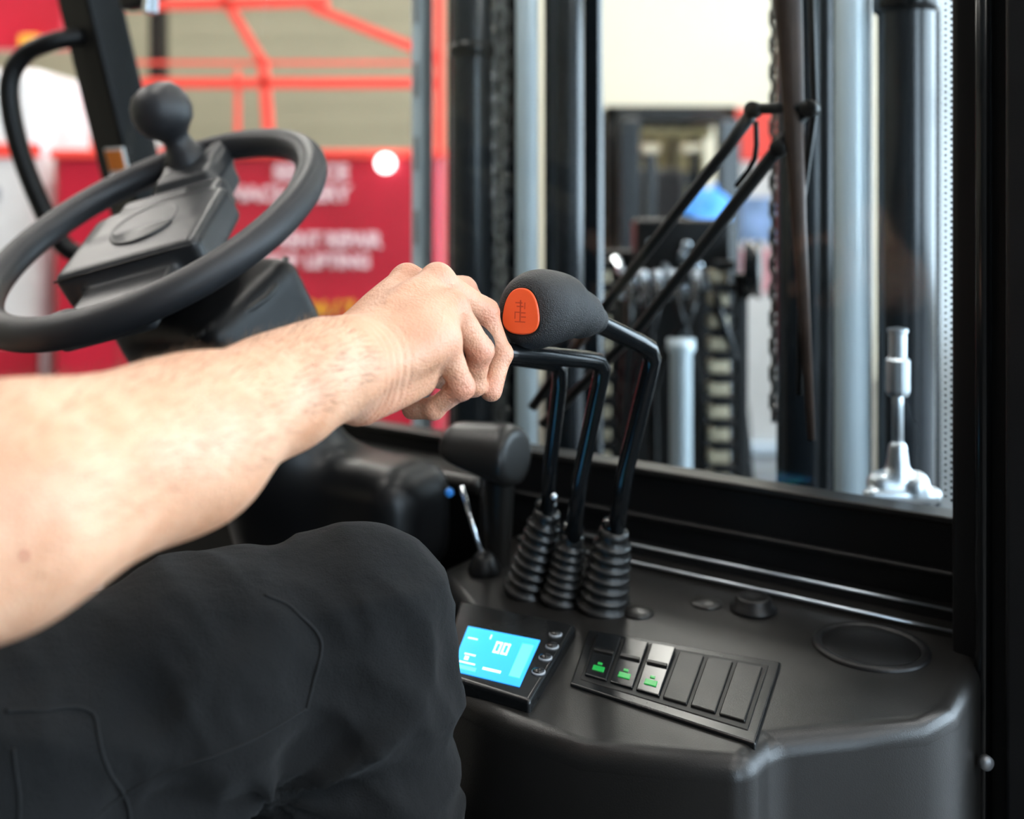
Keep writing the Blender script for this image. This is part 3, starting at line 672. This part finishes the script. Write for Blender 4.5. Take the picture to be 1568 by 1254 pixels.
for nm,x,y,w in (('roller_stack_r',.425,2.1,.024),('roller_stack_l',.187,2.1,.020)):
    L=[];K=[]
    for i,z in enumerate(np.arange(-.62,-.15,.046)):
        L.append((x-w,x+w*.7,y-.02,y+.02,z,z+.028)); K.append((x-w*.6,x+w*1.2,y-.024,y+.015,z+.028,z+.046))
    multibox(nm,L,'brass',ms,.006); multibox(nm+'_spacers',K,'blk',ms,.003)
wbox('stack_guard',.456,.480,2.08,2.12,-.9,-.14,'blk',ms,.004)
lathe('pulley',[(.02,-.018),(.055,-.015),(.062,-.012),(.052,0),(.062,.012),(.055,.015),(.02,.018)],A(.485,2.06,-.13),A(1,-.3,0),'blkgloss',ms)
lathe('centre_cylinder',[(.022,-.9),(.022,-.30),(.028,-.29),(.028,-.27)],A(.340,2.06,0),UP,'rod_sheen',ms)
wbox('valve_block',.26,.46,2.14,2.24,-.15,-.03,'blk',ms,.01)
wbox('carriage_backing',.17,.475,2.26,2.30,-.95,-.10,'blk',ms,.01)
random.seed(9)
for i in range(16):
    x=random.uniform(.22,.46); z=random.uniform(-.20,-.05); ax_=A(random.uniform(-.4,.4),-1,random.uniform(-.8,.3))
    lathe('fitting',[(.005,-.028),(.009,-.02),(.0095,-.008),(.007,-.006),(.007,.01)],A(x,2.12,z),ax_,'chrome' if i%2 else 'steel',ms,8,smooth=False)
for i,(x,x2) in enumerate(((.24,.23),(.27,.29),(.30,.25),(.33,.385),(.38,.29),(.41,.47))):
    tube('hose',[A(x,2.12,-.14),A(x+(x2-x)*.2,2.07,-.22),A(x2,2.10,-.38),A(x2+.005*i,2.14,-.7),A(x,2.17,-1.0)],.008,'blkgloss',ms,10,sub=5)
    lathe('hose_crimp',[(.011,-.02),(.012,-.015),(.012,.015),(.010,.02)],A(x,2.11,-.155),A(0,.2,1),'steel',ms,10)
wbox('carriage_plate',.0,.52,2.2,2.24,-1.2,-.62,'blk',ms,.01)
tr_=root('tilt_rod')
c0=A(.435,1.155,0)
lathe('rod',[(.006,-.30),(.006,-.15)],c0,UP,'steel',tr_,20); lathe('nut',[(.011,-.215),(.013,-.21),(.013,-.175),(.0095,-.172),(.0095,-.145),(.011,-.143),(.011,-.14),(.001,-.138)],c0,UP,'steel',tr_,12,smooth=False)
f=Field(tuple(c0+A(-.06,-.06,-.36)),tuple(c0+A(.06,.06,-.25)),.002); f.cone(c0+A(-.02,0,-.315),c0+A(.02,0,-.315),.015,.015,k=.004); f.cone(c0+A(0,0,-.30),c0+A(0,0,-.275),.013,.010,k=.008); f.cone(c0+A(-.034,-.01,-.325),c0+A(.036,-.01,-.325),.009,.009,k=.003); f.ell(c0+A(.018,-.014,-.318),(.013,.006,.013),k=.002)
sdfobj('clevis',f,'steel',tr_,None,1)
tube('rod_tail',[A(.435,1.155,-.33),A(.425,1.16,-1.1)],.015,'blk',tr_)

# ================================================================== SHOWROOM
def wallmat(nm,c): return pmat(nm,c,.85,var=.05,vscale=.7)
M['wallc']=wallmat('wall_cream',(.74,.70,.57)); M['walld']=wallmat('wall_dark_grey',(.10,.10,.10)); M['walll']=wallmat('wall_olive',(.36,.33,.25)); M['floor']=pmat('floor_epoxy',(.14,.135,.13),.3,var=.12,vscale=1.2); M['ceil']=wallmat('ceiling_white',(.46,.46,.45))
M['lamp']=pmat('lamp_diffuser',(.9,.9,.9),.5,emis=(1,.95,.88),estr=29); M['lampb']=pmat('window_daylight',(.9,.9,.9),.5,emis=(.66,.84,1),estr=10); M['lampc']=pmat('rear_highlight_glow',(.9,.9,.9),.5,emis=(.66,.84,1),estr=11)  # the rear glow is for the added highlight panel
G=-H
wbox('floor',-8,7,-5,10,G-.1,G,'floor'); wbox('ceiling',-8,7,-5,10,3.6,3.7,'ceil')
wbox('wall_back',-8,7,10,10.15,G,3.6,'wallc'); wbox('wall_left',-8.15,-8,-5,10,G,3.6,'walll'); wbox('wall_right',7,7.15,-5,10,G,3.6,'wallc'); wbox('wall_front',-8,7,-5.15,-5,G,3.6,'walld')
d=root('tint_panel_1'); M['tint_panel']=wallmat('glass_tint_olive',(.33,.30,.21))  # added slatted panel, its olive stands in for wall darkened by tinted glass
multibox('tint_panel_slats',[(-7,.2,9.9,9.98,G+i*.22,G+i*.22+.217) for i in range(21)],'tint_panel',d,.006)
wr=root('window_1'); wbox('bright_pane',6.93,6.97,-3.5,7.0,-1.2,3.0,'lampb',wr)
multibox('pane_frame',[(6.88,6.99,-3.5+i*1.5-.05,-3.5+i*1.5+.05,-1.2,3.0) for i in range(8)]+[(6.88,6.99,-3.5,7,z-.05,z+.05) for z in (-1.2,.9,3.0)],'blk',wr)
w2=root('added_glow_panel'); wbox('bright_pane',2.6,4.4,-4.97,-4.93,-1.4,3.2,'lampc',w2)  # glowing panel added behind the camera to put highlights on rods and console
multibox('pane_frame',[(x-.05,x+.05,-4.99,-4.88,-1.4,3.2) for x in (2.6,3.5,4.4)]+[(2.6,4.4,-4.99,-4.88,z-.05,z+.05) for z in (-1.4,.9,3.2)],'blk',w2)
for x in (-4.2,-1.4,1.2,4.2):
    for y in (-2.5,1.2,4.4,7.6):
        if y<0 and x<1: continue
        r=root('ceiling_light' ); wbox('diffuser',x-.16,x+.16,y-1.1,y+1.1,3.50,3.54,'lamp',r); wbox('housing',x-.2,x+.2,y-1.15,y+1.15,3.54,3.60,'white',r)

rt=root('red_truck')
wbox('side_body',-2.25,-.33,5.0,6.8,-1.15,.27,'red',rt,.05); wbox('side_rail',-2.25,-.32,4.97,5.0,.225,.27,'redf',rt,.01); wbox('side_skirt',-2.2,-.4,5.05,6.7,-1.4,-1.15,'blk',rt,.02)
for x in (-1.9,-.8): lathe('wheel',[(.2,-.12),(.38,-.12),(.4,-.08),(.4,.12),(.2,.12)],A(x,5.15,-1.3),EY,'tire',rt); lathe('wheel_rim',[(.001,-.13),(.2,-.13),(.2,.1)],A(x,5.15,-1.3),EY,'steel',rt)
def txt(nm,s,x,z,size,mat,par,y=4.985,sx=1):
    c=bpy.data.curves.new(nm,'FONT'); c.body=s; c.size=size; c.extrude=.003; c.offset=.005
    o=bpy.data.objects.new(nm,c); bpy.context.scene.collection.objects.link(o); o.location=(x,y,z+H); o.rotation_euler=(math.pi/2,0,0); o.scale=(sx,1,1)
    c.materials.append(M[mat]); o.parent=par
txt('lettering','SERVICE',-1.16,.125,.10,'whitet',rt); txt('lettering','MACHINERY',-1.38,.02,.10,'whitet',rt,4.985,1.05)
txt('lettering','RENT REPAIR',-1.14,-.205,.10,'whitet',rt,4.985,.85); txt('lettering','FOR LIFTING',-1.20,-.305,.09,'whitet',rt,4.985,.98); txt('lettering','24 / 7',-1.0,-.54,.10,'yel',rt)
lathe('reflection_glint',[(.040,.05),(.044,0),(.036,-.01),(.001,-.012)],A(-.61,4.93,.20),EY,pmat('glint_glow',(1,1,1),.2,emis=(1,1,1),estr=5),rt)  # glowing disc added in place of a bright reflection on window glass
fr_=root('red_storage_rack')
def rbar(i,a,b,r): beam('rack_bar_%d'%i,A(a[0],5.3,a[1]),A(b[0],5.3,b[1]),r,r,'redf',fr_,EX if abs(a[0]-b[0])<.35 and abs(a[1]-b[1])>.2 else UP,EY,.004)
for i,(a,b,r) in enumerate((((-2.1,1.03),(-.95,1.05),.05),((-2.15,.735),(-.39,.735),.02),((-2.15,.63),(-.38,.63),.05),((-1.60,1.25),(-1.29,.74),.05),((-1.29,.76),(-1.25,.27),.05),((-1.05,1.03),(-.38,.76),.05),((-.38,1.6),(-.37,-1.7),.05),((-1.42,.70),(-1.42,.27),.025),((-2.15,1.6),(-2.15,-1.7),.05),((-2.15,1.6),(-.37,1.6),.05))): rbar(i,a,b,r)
vn=root('delivery_van')
wbox('van_body',-4.2,-2.38,5.2,7.0,-1.35,.70,'white',vn,.08); wbox('van_stripe',-4.0,-2.39,5.185,5.2,.24,.31,'redf',vn); wbox('van_grille',-3.6,-2.6,5.18,5.2,.02,.09,'mark',vn); wbox('van_lower',-4.18,-2.4,5.17,5.2,-1.3,-.72,'red',vn)
for x in (-3.7,-2.8): lathe('wheel',[(.15,-.1),(.33,-.1),(.33,.1),(.15,.1)],A(x,5.3,-1.37),EY,'tire',vn)
rb=root('red_signboard'); wbox('board',-3.4,-2.45,5.6,5.7,.85,1.6,'red',rb,.02); wbox('lamp_amber',-2.66,-2.55,5.5,5.6,.84,.92,'yel',rb,.02); wbox('post',-2.5,-2.4,7.05,7.15,G,1.6,'blk',rb); wbox('bracket',-2.5,-2.4,5.65,7.1,1.5,1.6,'blk',rb)

f2=root('forklift'); 
multibox('overhead_guard',[(.57,1.36,6.2,6.3,.50,.60),(.57,.66,6.2,6.3,-.9,.55),(1.27,1.36,6.2,6.3,-.9,.55),(.57,1.36,7.4,7.5,.52,.60),(.57,.64,7.4,7.5,-.9,.55),(1.29,1.36,7.4,7.5,-.9,.55),(.57,.64,6.2,7.5,.52,.6),(1.29,1.36,6.2,7.5,.52,.6),(.8,.83,6.2,7.5,.53,.58),(.95,.98,6.2,7.5,.53,.58),(1.1,1.13,6.2,7.5,.53,.58)],'blk',f2,.01)
wbox('body',.55,1.38,6.3,8.2,-1.4,-.55,'blk',f2,.08); wbox('hood',.62,1.3,7.0,8.1,-.55,-.1,'blk',f2,.05); wbox('seat',.75,1.2,7.0,7.2,-.2,.25,'skirt',f2,.05)
wbox('rear_screen',.64,1.4,7.42,7.46,-.3,.52,'olive',f2,.01); multibox('screen_bars',[(.64+i*.17,.67+i*.17,7.38,7.41,-.3,.5) for i in range(5)]+[(.64,1.36,7.38,7.41,.14,.24),(.64,1.36,7.38,7.41,-.3,-.02)],'blk',f2)
wbox('roof_lamp_bar',.78,1.22,6.25,6.3,.41,.47,'olive',f2,.02); wbox('lamp_a',.78,.90,6.2,6.25,.31,.37,'brass',f2,.02); wbox('lamp_b',1.02,1.16,6.2,6.25,.31,.37,'brass',f2,.02)
multibox('mast',[(.62,.74,5.9,6.05,-1.5,.50),(1.20,1.32,5.9,6.05,-1.5,.50),(.78,.84,5.95,6.05,-1.5,.3),(1.07,1.13,5.95,6.05,-1.5,.1),(.6,1.32,5.95,6.05,-.3,-.2),(.6,1.32,5.85,5.9,-.7,-.5)],'blkgloss',f2,.01)
multibox('forks',[(.68,.78,4.9,5.9,-1.68,-1.64),(1.14,1.24,4.9,5.9,-1.68,-1.64),(.68,.78,5.85,5.9,-1.68,-.6),(1.14,1.24,5.85,5.9,-1.68,-.6)],'steel',f2,.01)
for x in (.6,1.33):
    for y in (6.4,7.7): lathe('wheel',[(.12,-.09),(.3,-.09),(.3,.09),(.12,.09)],A(x,y,-1.4),EX,'tire',f2)
hh=root('hard_hat'); lathe('shell',[(.16,0),(.135,.005),(.135,.05),(.125,.11),(.095,.16),(.045,.18),(.001,.182)],A(1.08,5.75,-.09),UP+EX*.35,'bluep',hh); tube('ridge',[A(1.08,5.62,.01),A(1.13,5.70,.10),A(1.15,5.82,.10)],.012,'bluep',hh,sub=3)
bn=root('rollup_banner'); wbox('banner_sheet',1.50,1.86,7.0,7.02,-1.6,.66,'white',bn); wbox('banner_red',1.5,1.86,6.985,7.0,.30,.66,'redf',bn); wbox('banner_blue',1.54,1.82,6.985,7.0,-.25,.05,pmat('banner_blue',(.25,.4,.7),.5,var=.4,vscale=6),bn); wbox('banner_pink',1.54,1.82,6.985,7.0,-.6,-.3,pmat('banner_pink',(.7,.35,.4),.5,var=.3,vscale=6),bn); wbox('banner_base',1.46,1.9,6.9,7.12,-1.7,-1.6,'steel',bn,.02)
dc=root('display_cabinet'); wbox('carcass',2.2,4.6,5.6,6.2,G,1.5,'white',dc,.03); multibox('cabinet_doors',[(2.23+i*.6,2.8+i*.6,5.57,5.6,G+.08,1.45) for i in range(4)],'white',dc,.01); multibox('cabinet_handles',[(2.72+i*.6,2.74+i*.6,5.53,5.57,-.2,.1) for i in range(4)],'steel',dc,.004)

# ================================================================== camera
cam=bpy.data.cameras.new('camera'); co_=bpy.data.objects.new('camera',cam); bpy.context.scene.collection.objects.link(co_)
co_.location=(0,0,H); co_.rotation_euler=(math.pi/2,0,0); cam.sensor_width=36; cam.lens=36; cam.shift_y=-.2; cam.clip_start=.02
cam.dof.use_dof=True; cam.dof.focus_distance=.77; cam.dof.aperture_fstop=3.2
bpy.context.scene.camera=co_
w=bpy.data.worlds.new('world'); bpy.context.scene.world=w; w.use_nodes=True; w.node_tree.nodes['Background'].inputs[0].default_value=(.8,.85,.95,1); w.node_tree.nodes['Background'].inputs[1].default_value=.5
bpy.context.scene.view_settings.view_transform='Standard'
